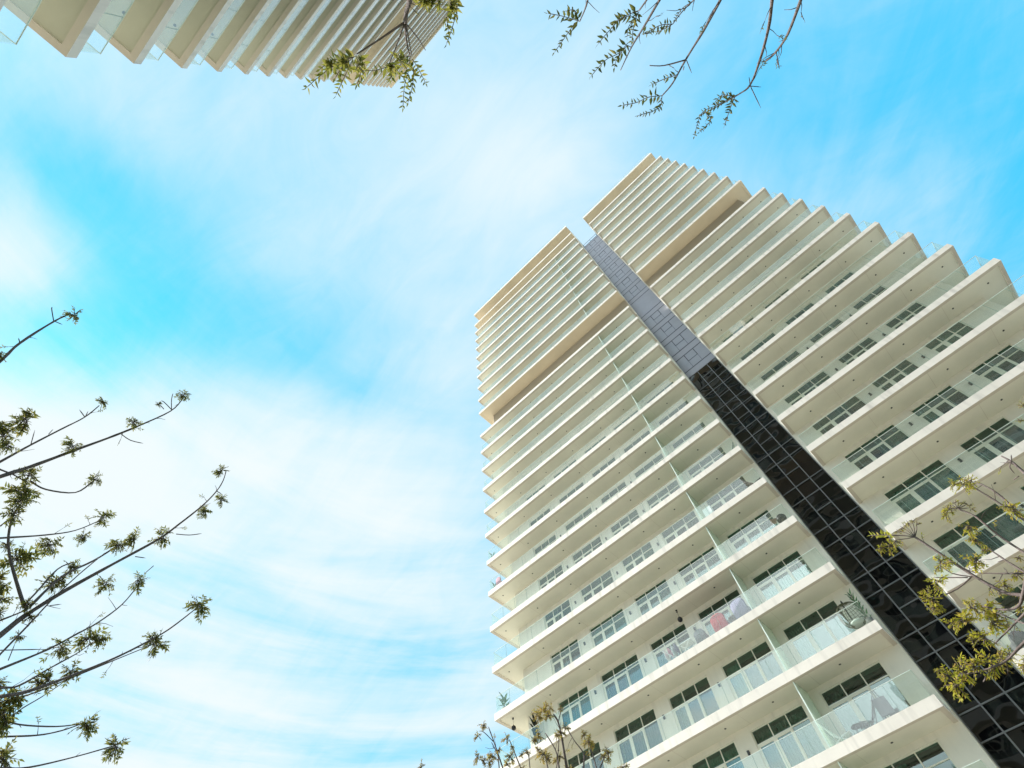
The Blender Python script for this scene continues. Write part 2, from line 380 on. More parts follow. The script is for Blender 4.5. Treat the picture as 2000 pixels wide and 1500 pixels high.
def build_strip(root):
    """recessed dark glass strip below, grey metal cladding above"""
    rs = random.Random(3)
    xs = [-1.70, -.765, .205, 1.12]; zg = 41.42
    st = thing_part('glass_strip', root)
    g = MB(); m = MB()
    zs = [0.0]
    for i in range(-6, 6):
        zs += [zl(i) - .65, zl(i) + .38]
    zs = [z for z in zs if z >= 0 and z < zg - .4] + [zg]
    halves = [zl(i) + 1.52 for i in range(-6, 6)]
    def pane(x0, x1, z0, z1):
        tx, tz = rs.gauss(0, .006), rs.gauss(0, .006); hx, hz = (x1 - x0) / 2, (z1 - z0) / 2
        def yy(sx, sz): return YS + sx * hx * tx + sz * hz * tz
        g.hexa([(x0, yy(-1, -1), z0), (x1, yy(1, -1), z0), (x1, yy(1, -1) + .03, z0), (x0, yy(-1, -1) + .03, z0),
                (x0, yy(-1, 1), z1), (x1, yy(1, 1), z1), (x1, yy(1, 1) + .03, z1), (x0, yy(-1, 1) + .03, z1)])
    for c in range(3):
        for a, b in zip(zs[:-1], zs[1:]):
            cuts = [a] + ([h for h in halves if a + .3 < h < b - .3] if c == 1 else []) + [b]
            for p, q in zip(cuts[:-1], cuts[1:]): pane(xs[c] + .004, xs[c+1] - .004, p + .004, q - .004)
    for x in xs[1:3]: m.box(x - .03, x + .03, YS - .06, YS + .01, 0, zg)
    for x in (xs[0] + .025, xs[3] - .025): m.box(x - .024, x + .024, YS - .05, YS + .01, 0, zg)
    for z in zs[1:-1]:
        for c in range(3): m.box(xs[c] + .03, xs[c+1] - .03, YS - .055, YS + .01, z - .024, z + .024)
    for h in halves:
        if h < zg - .2: m.box(xs[1] + .03, xs[2] - .03, YS - .055, YS + .01, h - .022, h + .022)
    go = g.build('black_glass', M['blackglass'], st); m.build('mullion_grid', M['mullion'], st)
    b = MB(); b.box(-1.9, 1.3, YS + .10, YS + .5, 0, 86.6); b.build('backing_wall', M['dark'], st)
    # cladding above
    cl = thing_part('cladding_strip', root); g = MB(); ztop = 86.7
    g.box(-1.72, 1.14, YS - .04, YS + .09, zg, ztop)
    lines = []
    for i in range(6, 20):
        lines += [zl(i) - .72, zl(i) + .28]
    yj0, yj1 = YS - .052, YS - .038
    for z in lines:
        if zg + .3 < z < ztop - .2: g.box(-1.69, 1.11, yj0, yj1, z - .042, z + .042, 1)
    for i in range(6, 20):
        za, zb = zl(i) + 1.42, zl(i) + 2.58
        if i == 10: continue
        if zb > ztop - .3: continue
        for z in (za, zb): g.box(xs[1] + .02, xs[2] - .02, yj0 + .002, yj1, z - .03, z + .03, 1)
        for x in (xs[1], xs[2]): g.box(x - .03, x + .03, yj0 + .002, yj1, za - .03, zb + .03, 1)
        for x in (xs[1] + .0, xs[2] - .0):
            g.box(x - .013, x + .013, yj0 + .004, yj1, zl(i) + .31, za - .02, 1); g.box(x - .013, x + .013, yj0 + .004, yj1, zb + .02, zl(i+1) - .75, 1)
    g.build('cladding_panel', [M['clad'], M['joint']], cl)
    # little roof guard over the strip
    g = MB(); m = MB()
    m.box(-1.69, 1.11, YS - .06, YS + .1, ztop, ztop + .12)
    for x in (-1.62, -.3, 1.04): m.box(x - .03, x + .03, YS - .04, YS + .02, ztop + .12, ztop + 1.1)
    m.box(-1.66, 1.08, YS - .03, YS + .01, ztop + 1.1, ztop + 1.15)
    m.build('roof_guard', M['joint'], cl)
def thing_part(name, root):
    o = bpy.data.objects.new(name, None); col.objects.link(o); o.parent = root; o.empty_display_size = .2; return o

def build_walls(root):
    top = {'L': 95.4, 'R': 91.6}
    for side in 'LR':
        x0, x1 = (-23.0, -1.70) if side == 'L' else (1.12, 13.85)
        edges = [x0] + [v for w in WINS[side] for v in w] + [x1]
        b = MB()
        for k in range(0, len(edges), 2): b.box(edges[k], edges[k+1], YW, YW + .28, 0, top[side])
        for i in LV[side][:-1]:
            for a, c in WINS[side]: b.box(a, c, YW + .002, YW + .278, zl(i+1, side) - .20, zl(i+1, side) + .2)
        for x in (x0, x1 - .25):
            b.box(x, x + .25, YW + .28, YB - 1.5, 0, top[side])
        for a, c in WINS[side]: b.box(a, c, YW + .003, YW + .277, 0, zl(-6) + .2)
        b.build('wall', M['wall'], root)
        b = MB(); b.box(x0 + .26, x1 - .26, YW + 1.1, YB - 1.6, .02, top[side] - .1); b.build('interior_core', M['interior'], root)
        b = MB(); lo, hi = zl(10) + TH, zl(11) + .05                    # tall plant floor behind a louvre screen
        xa, xb = (x0 - .35, x1 - .02) if side == 'L' else (x1 * 0 + 1.14, x1 + .25)
        k = lo + .05
        while k < hi:
            b.hexa([(xa, YW - .10, k), (xb, YW - .10, k), (xb, YW - .02, k + .06), (xa, YW - .02, k + .06),
                    (xa, YW - .10, k + .025), (xb, YW - .10, k + .025), (xb, YW - .02, k + .085), (xa, YW - .02, k + .085)]); k += .14
        lv = b.build('louver_screen', M['louver'], root)
        b = MB(); b.box(xa - .02, xa + .04, YW - .12, YW - .005, lo, hi); b.box(xb - .04, xb + .02, YW - .12, YW - .005, lo, hi)
        b.box(xa + .04, xb - .04, YW - .018, YW - .004, lo, hi); b.build('louver_frame', M['louver'], lv)

DL = {'L': [-23.69, -20.4, -17.1, -13.75, -10.36, -7.7, -4.2], 'R': [2.9, 5.9, 9.2, 12.3, 14.4]}
def disc(b, x, y, z, r, h=.012, seg=12):
    b.lathe([(r, 0), (r, h)], (x, y, z - h), seg)

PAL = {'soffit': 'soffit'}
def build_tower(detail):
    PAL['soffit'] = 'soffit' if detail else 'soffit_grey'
    if detail:
        root = thing('apartment_tower', 'tall cream balcony tower filling the right side, split by a black glass strip', 'building', (0, 0, 0), 0, 'twin balcony towers')
    else:
        root = thing('apartment_tower', 'cream tower cut off by the top left edge, seen from below through leaves', 'building', (0, 0, 0), 0, 'twin balcony towers')
    for side in 'LR':
        for i in LV[side]:
            slab(side, i, root)
            if i in (10,) or (i == 19) or (i == 20 and side == 'L'): continue
            railing(side, i, root)
    build_walls(root); build_strip(root)
    rest_f, rest_p, rest_d = MB(), MB(), MB()
    for side in 'LR':
        for i in LV[side][:-1]:
            if i == 10: continue
            for n, (a, c) in enumerate(WINS[side]):
                z0, z1 = zl(i, side) + TH, zl(i+1, side) - .20
                if detail and -4 <= i <= 7:
                    f, p, cu = MB(), MB(), MB(); has = window_geo(f, p, cu, a, c, z0, z1, i * 31 + n * 7 + (0 if side == 'L' else 500))
                    w = f.build('window', M['frame'], root); p.build('pane', M['pane'], w)
                    if has: cu.build('curtain', M[('curtain', 'curtain2', 'curtain', 'curtain3')[(i * 5 + n * 3) % 4]], w)
                else: window_geo(rest_f, rest_p, None, a, c, z0, z1, 0)
            # ceiling downlights of the balcony below slab i+1
            for x in DL[side]:
                if detail and -3 <= i + 1 <= 4:
                    b = MB(); disc(b, x, 26.95, zl(i+1, side) + .06, .055); b.build('downlight', M['lens'], root)
                elif i + 1 not in (11, 20, 21): disc(rest_d, x, 26.95, zl(i+1, side) + .06, .05)
    if detail:
        for i in range(-3, 5):
            for x in (-17.45, -13.57, -10.0, 5.95, 9.35):
                b = MB(); z = zl(i) + TH + 1.88; b.box(x - .05, x + .05, YW - .09, YW - .001, z - .09, z + .09); b.box(x - .07, x + .07, YW - .02, YW - .002, z - .11, z - .091)
                b.build('wall_light', M['lens'], root)
    wf = rest_f.build('window_rows', M['frame'], root); wf['kind'] = 'stuff'
    wp = rest_p.build('window_panes', M['pane'], wf); wp['kind'] = 'stuff'
    dl = rest_d.build('downlights', M['lens'], root); dl['kind'] = 'stuff'
    # frosted glass partitions between neighbouring balconies
    for i in LV['L'][:-2]:
        if i in (10, 19): continue
        b = MB(); z0, z1 = zl(i) + TH, zl(i+1) + .06
        b.box(-6.27, -6.235, Y0 + .16, YW - .002, z0, z1); o = b.build('partition', M['fin'], root)
        b = MB(); b.box(-6.275, -6.23, Y0 + .145, Y0 + .16, z0, z1); b.build('partition_edge', M['cap'], o)
    return root

main = build_tower(True)
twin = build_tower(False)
twin.rotation_euler = (0, 0, math.pi); twin.location = (8.633, 18.299, 0)


# ------------------------------------------------------------------ trees
def leaf_mat(name, c1, c2, c3):
    m = bpy.data.materials.new(name); m.use_nodes = True; t = m.node_tree
    for n in list(t.nodes): t.nodes.remove(n)
    o = t.nodes.new('ShaderNodeOutputMaterial'); ge = t.nodes.new('ShaderNodeNewGeometry'); rp = t.nodes.new('ShaderNodeValToRGB')
    link(t, ge.outputs['Random Per Island'], rp.inputs[0]); e = rp.color_ramp.elements
    e[0].position = .0; e[0].color = (*c1, 1); e[1].position = 1; e[1].color = (*c3, 1); q = e.new(.55); q.color = (*c2, 1)
    df = t.nodes.new('ShaderNodeBsdfPrincipled'); df.inputs['Roughness'].default_value = .6; df.inputs['Specular IOR Level'].default_value = .25; link(t, rp.outputs[0], df.inputs['Base Color'])
    tl = t.nodes.new('ShaderNodeBsdfTranslucent'); hs = t.nodes.new('ShaderNodeHueSaturation'); hs.inputs['Value'].default_value = 1.3
    link(t, rp.outputs[0], hs.inputs['Color']); link(t, hs.outputs[0], tl.inputs[0])
    mx = t.nodes.new('ShaderNodeMixShader'); mx.inputs[0].default_value = .46; link(t, df.outputs[0], mx.inputs[1]); link(t, tl.outputs[0], mx.inputs[2])
    link(t, mx.outputs[0], o.inputs[0]); return m
M['bark'] = mat('bark', (.17, .13, .12), .85, noise_amt=.35, nscale=14, bump=.5, bscale=60)
LEAF = {'olive': leaf_mat('olive_leaf', (.10, .115, .03), (.15, .16, .04), (.22, .19, .055)),
        'yellow': leaf_mat('yellow_green_leaf', (.31, .31, .03), (.46, .43, .05), (.47, .31, .08)),
        'bronze': leaf_mat('bronze_leaf', (.26, .21, .035), (.34, .29, .06), (.36, .20, .07)),
        'green': leaf_mat('fresh_leaf', (.15, .165, .03), (.24, .24, .045), (.30, .26, .07))}
def rvec():
    while True:
        v = Vector((rnd.uniform(-1, 1), rnd.uniform(-1, 1), rnd.uniform(-1, 1)))
        if .05 < v.length < 1: return v.normalized()
def leaflet(b, p, d, n, L, Wd):
    """one lance-shaped leaflet folded along its midrib, drooping at the tip"""
    d = d.normalized(); w = d.cross(n)
    if w.length < 1e-4: w = d.orthogonal()
    w.normalize(); n = w.cross(d)
    k = rnd.uniform(.05, .22) * L; cv = rnd.uniform(-.12, .12) * L
    l1 = p + d * L * .33 + w * Wd * .5 - n * k * .15 + n * Wd * .15; r1 = p + d * L * .33 - w * Wd * .5 - n * k * .15 + n * Wd * .15
    m1 = p + d * L * .36 - n * k * .15; l2 = p + d * L * .68 + w * (Wd * .30 + cv * .3) - n * k * .5 + n * Wd * .08
    r2 = p + d * L * .68 - w * (Wd * .30 - cv * .3) - n * k * .5 + n * Wd * .08; m2 = p + d * L * .7 + w * cv * .3 - n * k * .5
    tp = p + d * L + w * cv - n * k
    i = len(b.v); b.v += [tuple(q) for q in (p, l1, r1, m1, l2, r2, m2, tp)]
    for f in ((0, 3, 1), (0, 2, 3), (1, 3, 6, 4), (3, 2, 5, 6), (4, 6, 7), (6, 5, 7)):
        b.f.append(tuple(i + q for q in f)); b.m.append(0)
def compound(cr, tr, p, d, L, npairs, leafL, droop=.3, n=None):
    """pinnate leaf: a thin curved stalk carrying leaflets on both sides"""
    d = d.normalized(); n = n or rvec(); w = d.cross(n)
    if w.length < .05: w = d.orthogonal()
    w.normalize(); n = w.cross(d); pts = [p]; q = p.copy(); dd = d.copy(); steps = npairs + 1
    for k in range(steps):
        dd = (dd + Vector((0, 0, -1)) * droop / steps + rvec() * .06).normalized(); q = q + dd * (L / steps); pts.append(q.copy())
        if k >= 1 or npairs < 4:
            s = leafL * (1 - .35 * abs(k / steps - .45))
            for sg in (-1, 1):
                if rnd.random() < .10: continue
                ld = (dd * rnd.uniform(.35, .7) + w * sg * rnd.uniform(.6, 1) + Vector((0, 0, -.25)) + rvec() * .22)
                leaflet(cr, q + rvec() * .004, ld, (n + rvec() * .5).normalized(), s * rnd.uniform(.75, 1.15), s * rnd.uniform(.24, .36))
    leaflet(cr, q, dd, n, leafL * .9, leafL * .3)
    tr.tube(pts, [.0028] * (len(pts) - 1) + [.0012], 3)
def smooth(pts, sub=5):
    P = [pts[0]] + list(pts) + [pts[-1]]; out = []
    for i in range(1, len(P) - 2):
        a, b, c, d = P[i-1], P[i], P[i+1], P[i+2]
        for k in range(sub):
            t = k / sub
            out.append(.5 * ((2*b) + (c - a) * t + (2*a - 5*b + 4*c - d) * t*t + (3*b - a - 3*c + d) * t**3))
    out.append(pts[-1]); return out
class Tree:
    def __init__(s, name, label, base, crotch, leaf, group='trees standing round the viewer'):
        s.tr, s.cr = MB(), MB(); s.base = Vector(base); s.crotch = Vector(crotch); s.leaf = leaf; s.leafk = {'olive': .37, 'yellow': .33, 'bronze': .33, 'green': .42}[leaf]
        s.root = thing(name, label, 'tree', base, 0, group); s.D = s.crotch - CAM
    def trunk(s, r):
        b, c = s.base, s.crotch; mid = (b + c) / 2 + Vector((rnd.uniform(-.1, .1), rnd.uniform(-.1, .1), 0))
        s.tr.tube(smooth([b + Vector((0, 0, -.05)), b + (mid - b) * .15, mid, c], 5), [r * 1.5, r * 1.35, r * 1.25, r * 1.18, r * 1.12, r * 1.1] + [r * 1.05 - .01 * r * k for k in range(10)], 10)
    def branch(s, px, d0, d1, w0, w1=1.6, ext=True, knots=True):
        """px: the line the branch takes, d0/d1: how far from the eye it starts and ends, w: thickness in photo pixels"""
        n = len(px); L = [0]
        for a, b in zip(px[:-1], px[1:]): L.append(L[-1] + math.hypot(b[0]-a[0], b[1]-a[1]))
        ds = [d0 + (d1 - d0) * l / max(L[-1], 1) for l in L]
        pts = [at(x, y, d) for (x, y), d in zip(px, ds)]; rad = [max(.5, (w0 + (w1 - w0) * l / max(L[-1], 1)) / 2) * d / F_PX for l, d in zip(L, ds)]
        if ext:
            t = (pts[0] - pts[1]).normalized(); g = s.crotch - pts[0]; h = g.length
            e = [s.crotch, s.crotch - g * .33 + t * h * .10, pts[0] + t * h * .34]
            pts = e + pts; rad = [rad[0] * 1.6, rad[0] * 1.35, rad[0] * 1.15] + rad
        sp = smooth(pts, 4); sr = []
        for i in range(len(rad) - 1):
            for k in range(4): sr.append(rad[i] + (rad[i+1] - rad[i]) * k / 4)
        sr.append(rad[-1])
        if knots: sr = [r * rnd.uniform(.9, 1.12) for r in sr]
        s.tr.tube(sp, sr, 6)
        if ext:                                        # short dry side twigs and buds
            for k in range(14, len(sp) - 2):
                if rnd.random() < .34:
                    dd = (sp[k+1] - sp[k-1]).normalized(); q = (dd * .7 + rvec() * .9).normalized(); l = rnd.uniform(.04, .15)
                    m_ = sp[k] + q * l * .5; e_ = m_ + (q + rvec() * .4).normalized() * l * .5; s.tr.tube([sp[k], m_, e_], [.0030, .0022, .0012], 4)
                    if rnd.random() < .35: compound(s.cr, s.tr, e_, q, .05, 2, .028, .5)
        return sp[-1]
    def cluster(s, x, y, size, dist, n=None, leafL=None, aim=None, dens=1.0):
        """rosette of pinnate leaves at a shoot tip; size = its width in photo pixels"""
        R = size * dist / F_PX * .5; c = at(x, y, dist); leafL = leafL or R * s.leafk
        n = n or int(max(6, 19 * dens)); v = ray(x, y)
        node = c + (Vector(aim) if aim else Vector((0, 0, -1))) * R * .55
        for k in range(n):
            d = rvec(); d = (d + Vector((0, 0, .35))).normalized()
            compound(s.cr, s.tr, node + rvec() * R * .12, d, R * rnd.uniform(.5, .95), rnd.choice((3, 4, 5, 5)), leafL * rnd.uniform(.8, 1.2), droop=.9)
    def spray(s, px, dist, leafpx, dens=1.0, w=1.3):
        """one long leaf hanging along a line, leaflets to both sides"""
        pts = [at(x, y, dist * (1 + .012 * i)) for i, (x, y) in enumerate(px)]; sp = smooth(pts, 6)
        s.tr.tube(sp, [w / 2 * dist / F_PX] * (len(sp) - 1) + [.0012], 4)
        tot = sum((b - a).length for a, b in zip(sp[:-1], sp[1:])); stp = leafpx * .62 / dens * dist / F_PX; acc = 0; nxt = stp * .5
        for a, b in zip(sp[:-1], sp[1:]):
            sl = (b - a).length; dd = (b - a).normalized(); v = (a - CAM).normalized(); w_ = dd.cross(v).normalized()
            while nxt <= acc + sl:
                p = a + dd * (nxt - acc); f = nxt / tot
                for sg in (-1, 1):
                    if rnd.random() < .12: continue
                    sz = leafpx * dist / F_PX * rnd.uniform(.65, 1.15) * (1.05 - .45 * f)
                    ld = dd * rnd.uniform(.3, .8) + w_ * sg * rnd.uniform(.4, 1) + rvec() * .35
                    leaflet(s.cr, p, ld, (v * -1 + rvec() * .8).normalized(), sz, sz * rnd.uniform(.28, .42))
                nxt += stp
            acc += sl
        leaflet(s.cr, sp[-1], sp[-1] - sp[-2], rvec(), leafpx * .6 * dist / F_PX, leafpx * .2 * dist / F_PX)
    def twig(s, px, dist, w=1.4):
        s.tr.tube(smooth([at(x, y, dist * (1 + .01 * i)) for i, (x, y) in enumerate(px)], 3), [w / 2 * dist / F_PX] * ((len(px) - 1) * 3) + [.001], 4)
    def done(s):
        t = s.tr.build('trunk', M['bark'], s.root, True, loc=-s.base); c = s.cr.build('crown', LEAF[s.leaf], s.root, False, loc=-s.base); return s.root

# --- the tree at the left edge
T = Tree('street_tree', 'bare-limbed tree reaching in from the left edge, olive leaf tufts on its shoot tips', (-6.4, -.23, 0), (-6.4, -.23, 4.4), 'olive')
T.trunk(.10)
BR = [([(0, 706), (39, 670), (105, 628), (137, 613)], 6.4, 6.9, 5, 2.6), ([(0, 902), (60, 869), (120, 838), (165, 815), (194, 792)], 6.6, 7.0, 4.2, 2),
      ([(0, 931), (72, 907), (144, 880), (210, 856), (270, 832), (333, 803), (356, 780)], 6.2, 6.8, 7, 2.4), ([(0, 917), (26, 927), (50, 941)], 6.3, 6.5, 3.2, 2.2),
      ([(0, 1051), (88, 1045), (147, 1036), (196, 1016)], 6.5, 6.9, 3.6, 2), ([(0, 1241), (48, 1203), (128, 1153), (220, 1102), (308, 1054), (348, 1025), (396, 987), (423, 959), (436, 938), (442, 918)], 5.9, 6.7, 9, 2),
      ([(0, 1278), (55, 1221), (103, 1170), (154, 1122), (205, 1080)], 5.8, 6.2, 3.4, 2), ([(0, 1307), (92, 1269), (154, 1236), (191, 1216), (238, 1181), (270, 1143)], 6.3, 6.8, 4.2, 2),
      ([(0, 1344), (37, 1339), (99, 1304), (147, 1278), (181, 1255)], 6.1, 6.5, 3.6, 1.8), ([(0, 1361), (55, 1350), (147, 1317), (220, 1287), (279, 1258), (330, 1229), (386, 1186)], 6.0, 6.7, 6, 2.2),
      ([(0, 1372), (70, 1352), (190, 1303), (300, 1258)], 6.2, 6.6, 3, 1.8), ([(0, 1421), (37, 1388), (80, 1362), (121, 1335)], 6.4, 6.6, 2.4, 1.6), ([(0, 1401), (37, 1415), (110, 1419), (162, 1413)], 6.2, 6.5, 3, 2),
      ([(0, 1439), (73, 1436), (120, 1427), (158, 1414)], 6.3, 6.5, 3, 2), ([(0, 1500), (55, 1499), (147, 1478), (224, 1456)], 6.1, 6.6, 3.4, 2), ([(0, 1212), (40, 1196), (60, 1186)], 6.2, 6.0, 3, 2.5)]
for px, d0, d1, w0, w1 in BR: T.branch(px, d0, d1, w0 * .78, w1 * .72)
for px, d0, d1, w0, w1 in [([(48, 1187), (26, 1115), (16, 1060), (24, 1010), (40, 985)], 6.0, 6.4, 4.5, 2.6), ([(59, 1184), (121, 1126), (183, 1095), (226, 1068)], 6.0, 6.5, 4, 2),
                           ([(60, 940), (90, 956), (147, 962), (179, 942)], 6.5, 6.8, 2.6, 1.8), ([(0, 1028), (20, 1012)], 6.4, 6.4, 2, 1.5), ([(48, 1180), (70, 1158), (112, 1112), (143, 1098)], 6.0, 6.4, 2.6, 1.8)]:
    T.branch(px, d0, d1, w0, w1, ext=False)
for tw in ([(105, 628), (101, 604), (102, 600)], [(237, 848), (255, 860), (280, 866)], [(320, 799), (312, 790)], [(335, 800), (335, 780), (338, 768)], [(335, 800), (320, 785), (314, 783)], [(344, 1043), (370, 1045), (394, 1042)], [(166, 815), (155, 800)], [(166, 815), (172, 803)],
           [(95, 848), (104, 838)], [(16, 1290), (30, 1255)], [(97, 1183), (120, 1180)], [(39, 670), (36, 660)], [(264, 1087), (285, 1090)], [(300, 1105), (280, 1122)], [(423, 959), (433, 965)], [(60, 869), (68, 840)], [(0, 1270), (90, 1268)], [(108, 628), (122, 634)]): T.twig(tw, 6.6)
for x, y, sz, dd in [(150, 611, 34, 6.9), (3, 690, 26, 6.4), (204, 782, 28, 7), (361, 767, 30, 6.8), (264, 820, 30, 6.6), (147, 865, 36, 6.4), (312, 787, 16, 6.7), (62, 812, 52, 6.5), (18, 842, 48, 6.4), (22, 866, 30, 6.4), (8, 830, 30, 6.4), (57, 950, 56, 6.5), (66, 920, 40, 6.5),
                     (189, 931, 32, 6.8), (51, 968, 46, 6.4), (35, 994, 40, 6.3), (207, 1002, 38, 6.9), (165, 1043, 30, 6.7), (106, 1053, 42, 6.6), (44, 1076, 58, 6.4), (20, 1060, 24, 6.3), (435, 913, 34, 6.7), (436, 972, 30, 6.7), (402, 994, 32, 6.7), (322, 1041, 40, 6.5), (268, 1045, 38, 6.5), (236, 1056, 40, 6.4),
                     (143, 1100, 34, 6.4), (110, 1130, 42, 6.3), (125, 1128, 24, 6.3), (213, 1131, 38, 6.6), (273, 1126, 40, 6.8), (183, 1234, 48, 6.7), (200, 1240, 34, 6.7), (128, 1252, 44, 6.6), (396, 1170, 52, 6.7), (312, 1246, 48, 6.6), (300, 1240, 28, 6.6), (147, 1300, 40, 6.4), (103, 1316, 38, 6.3), (80, 1325, 26, 6.3),
                     (20, 1370, 64, 6.2), (40, 1350, 40, 6.2), (10, 1392, 40, 6.2), (176, 1401, 42, 6.5), (235, 1443, 42, 6.6), (15, 1463, 50, 6.3), (7, 1126, 48, 6.3), (6, 1160, 40, 6.3), (3, 1190, 30, 6.3), (40, 1238, 20, 6.2), (58, 1175, 26, 6.0), (62, 1200, 22, 6.0), (4, 1328, 28, 6.2)]:
    T.cluster(x, y, sz * .88, dd, dens=.75 + sz / 100)
T.done()

# --- the tree at the right edge, yellow green
T = Tree('street_tree', 'yellow-green leafed tree crossing the black glass strip at the right edge', (.85, 5.7, 0), (.85, 5.7, 3.6), 'yellow'); T.trunk(.09)
for px, d0, d1, w0, w1 in [([(2000, 1163), (1962, 1157), (1906, 1127), (1858, 1096), (1816, 1068), (1787, 1049)], 5.2, 5.6, 5.2, 3), ([(2000, 1013), (1969, 982), (1938, 957), (1904, 940)], 5.4, 5.7, 3.4, 2),
                           ([(2000, 1016), (1944, 978), (1899, 951), (1880, 946)], 5.4, 5.6, 3, 1.8), ([(2000, 1079), (1948, 1044), (1906, 1009), (1871, 994)], 5.3, 5.6, 3.4, 2.2), ([(2000, 923), (1976, 902), (1956, 891)], 5.5, 5.7, 4, 2),
                           ([(2000, 1117), (1962, 1093), (1929, 1070)], 5.3, 5.5, 3, 2), ([(2000, 1120), (1948, 1120), (1903, 1118), (1880, 1108)], 5.2, 5.4, 2.4, 1.5), ([(2000, 1155), (1990, 1183), (1962, 1191), (1913, 1183)], 5.0, 5.3, 4.5, 2),
                           ([(2000, 1255), (1969, 1287), (1948, 1300), (1913, 1311), (1879, 1318)], 5.0, 5.3, 3.8, 1.6), ([(2000, 1200), (1972, 1228), (1941, 1259)], 5.0, 5.2, 3.2, 1.6), ([(2000, 1218), (1970, 1206), (1945, 1196)], 5.0, 5.2, 2.4, 1.4)]:
    T.branch(px, d0, d1, w0, w1)
T.twig([(1906, 1127), (1860, 1120), (1832, 1100)], 5.4, 2); T.twig([(1900, 1124), (1870, 1150), (1828, 1168), (1815, 1165)], 5.4, 2); T.twig([(1890, 1128), (1855, 1128), (1822, 1128)], 5.4, 1.8)
for e in ((1770, 1016), (1750, 1034), (1762, 1022), (1780, 1014), (1790, 1020), (1757, 1027)): T.twig([(1787, 1049), ((1787 + e[0]) / 2 + 2, (1049 + e[1]) / 2), e], 5.6, 1.3)
for e in ((1846, 990), (1853, 982), (1862, 978), (1872, 978), (1882, 980), (1890, 984), (1893, 992)): T.twig([(1871, 994), e], 5.6, 1.2); T.cluster(e[0], e[1], 14, 5.6, n=4)
T.twig([(1787, 1049), (1765, 1046), (1740, 1046)], 5.6, 1.8); T.twig([(1787, 1049), (1770, 1052), (1742, 1056)], 5.6, 1.6)
for x, y, sz in [(1770, 1018, 20), (1780, 1014, 16), (1757, 1028, 16), (1750, 1035, 14), (1790, 1022, 12)]: T.cluster(x, y, sz, 5.6, n=5)
for tw in ([(1976, 902), (1972, 912), (1982, 925)], [(1976, 902), (1960, 905)], [(1976, 902), (1975, 888)], [(1990, 930), (1978, 938)], [(1969, 1120), (1960, 1108)], [(1948, 1044), (1935, 1050)], [(1962, 1093), (1948, 1098)], [(1913, 1311), (1925, 1322), (1920, 1332)]): T.twig(tw, 5.5, 1.6)
T.spray([(1745, 1046), (1722, 1045), (1700, 1046)], 5.6, 13, 1.5)
for x, y, sz in [(1732, 1057, 44), (1716, 1066, 28), (1745, 1052, 30), (1872, 940, 44), (1888, 934, 36), (1855, 942, 34), (1842, 997, 36), (1852, 990, 26), (1969, 989, 46), (1958, 982, 30), (1827, 1088, 50), (1844, 1094, 34), (1820, 1126, 48), (1811, 1160, 46), (1805, 1150, 30), (1815, 1180, 36), (1894, 1082, 54), (1882, 1020, 46),
                 (1898, 1050, 34), (1906, 1180, 62), (1890, 1175, 44), (1872, 1200, 56), (1855, 1208, 40), (1926, 1203, 56), (1938, 1190, 40), (1910, 1234, 44), (1894, 1244, 28), (1928, 1283, 56), (1945, 1275, 40), (1872, 1297, 54), (1890, 1290, 44), (1856, 1324, 52), (1842, 1308, 40), (1962, 1268, 36), (1994, 1293, 40), (1978, 1113, 34),
                 (1955, 1138, 34), (1946, 1150, 26), (1993, 790, 22), (1990, 820, 16), (1830, 1303, 22), (1985, 1085, 22), (1920, 1070, 22), (1985, 1180, 30), (1960, 1215, 26)]:
    T.cluster(x, y, sz * .74, 5.3 + rnd.uniform(-.2, .3), dens=.45 + sz / 150)
T.done()

# --- the young tree at the bottom edge
T = Tree('street_tree', 'thin upright tree with bronze leaf tufts rising from the bottom edge', (-4.2, 5.2, 0), (-4.2, 5.2, 3.4), 'bronze'); T.trunk(.06)
for px, d0, d1, w0, w1 in [([(1107, 1500), (1097, 1440), (1090, 1410), (1081, 1395)], 7.0, 7.2, 4, 2.5), ([(1092, 1500), (1085, 1465), (1065, 1432)], 6.9, 7.1, 2.4, 1.6), ([(982, 1500), (965, 1450), (954, 1420)], 7.0, 7.3, 2.6, 1.6), ([(975, 1500), (972, 1475), (960, 1450)], 7, 7.1, 1.8, 1.2),
                           ([(1017, 1500), (1005, 1470), (995, 1445)], 7.0, 7.2, 2.2, 1.4), ([(1035, 1500), (1033, 1480), (1030, 1466)], 7.0, 7.1, 1.6, 1.2), ([(1140, 1500), (1140, 1472), (1122, 1447), (1107, 1422)], 6.9, 7.2, 2.4, 1.6), ([(1172, 1500), (1180, 1480), (1184, 1468)], 6.8, 7.0, 2, 1.4),
                           ([(1165, 1500), (1158, 1475), (1150, 1452)], 6.8, 7.0, 2, 1.4), ([(1070, 1500), (1066, 1482), (1062, 1470)], 7, 7.1, 1.8, 1.2), ([(1212, 1520), (1212, 1500)], 6.8, 6.9, 1.8, 1.4), ([(823, 1530), (824, 1500)], 7.4, 7.5, 2, 1.4), ([(1090, 1470), (1092, 1440), (1095, 1428)], 7, 7.1, 1.6, 1.2)]:
    T.branch(px, d0, d1, w0, w1)
T.twig([(1090, 1410), (1094, 1395), (1096, 1382)], 7.1, 1.6); T.twig([(965, 1450), (945, 1430), (935, 1428)], 7.2, 1.4)
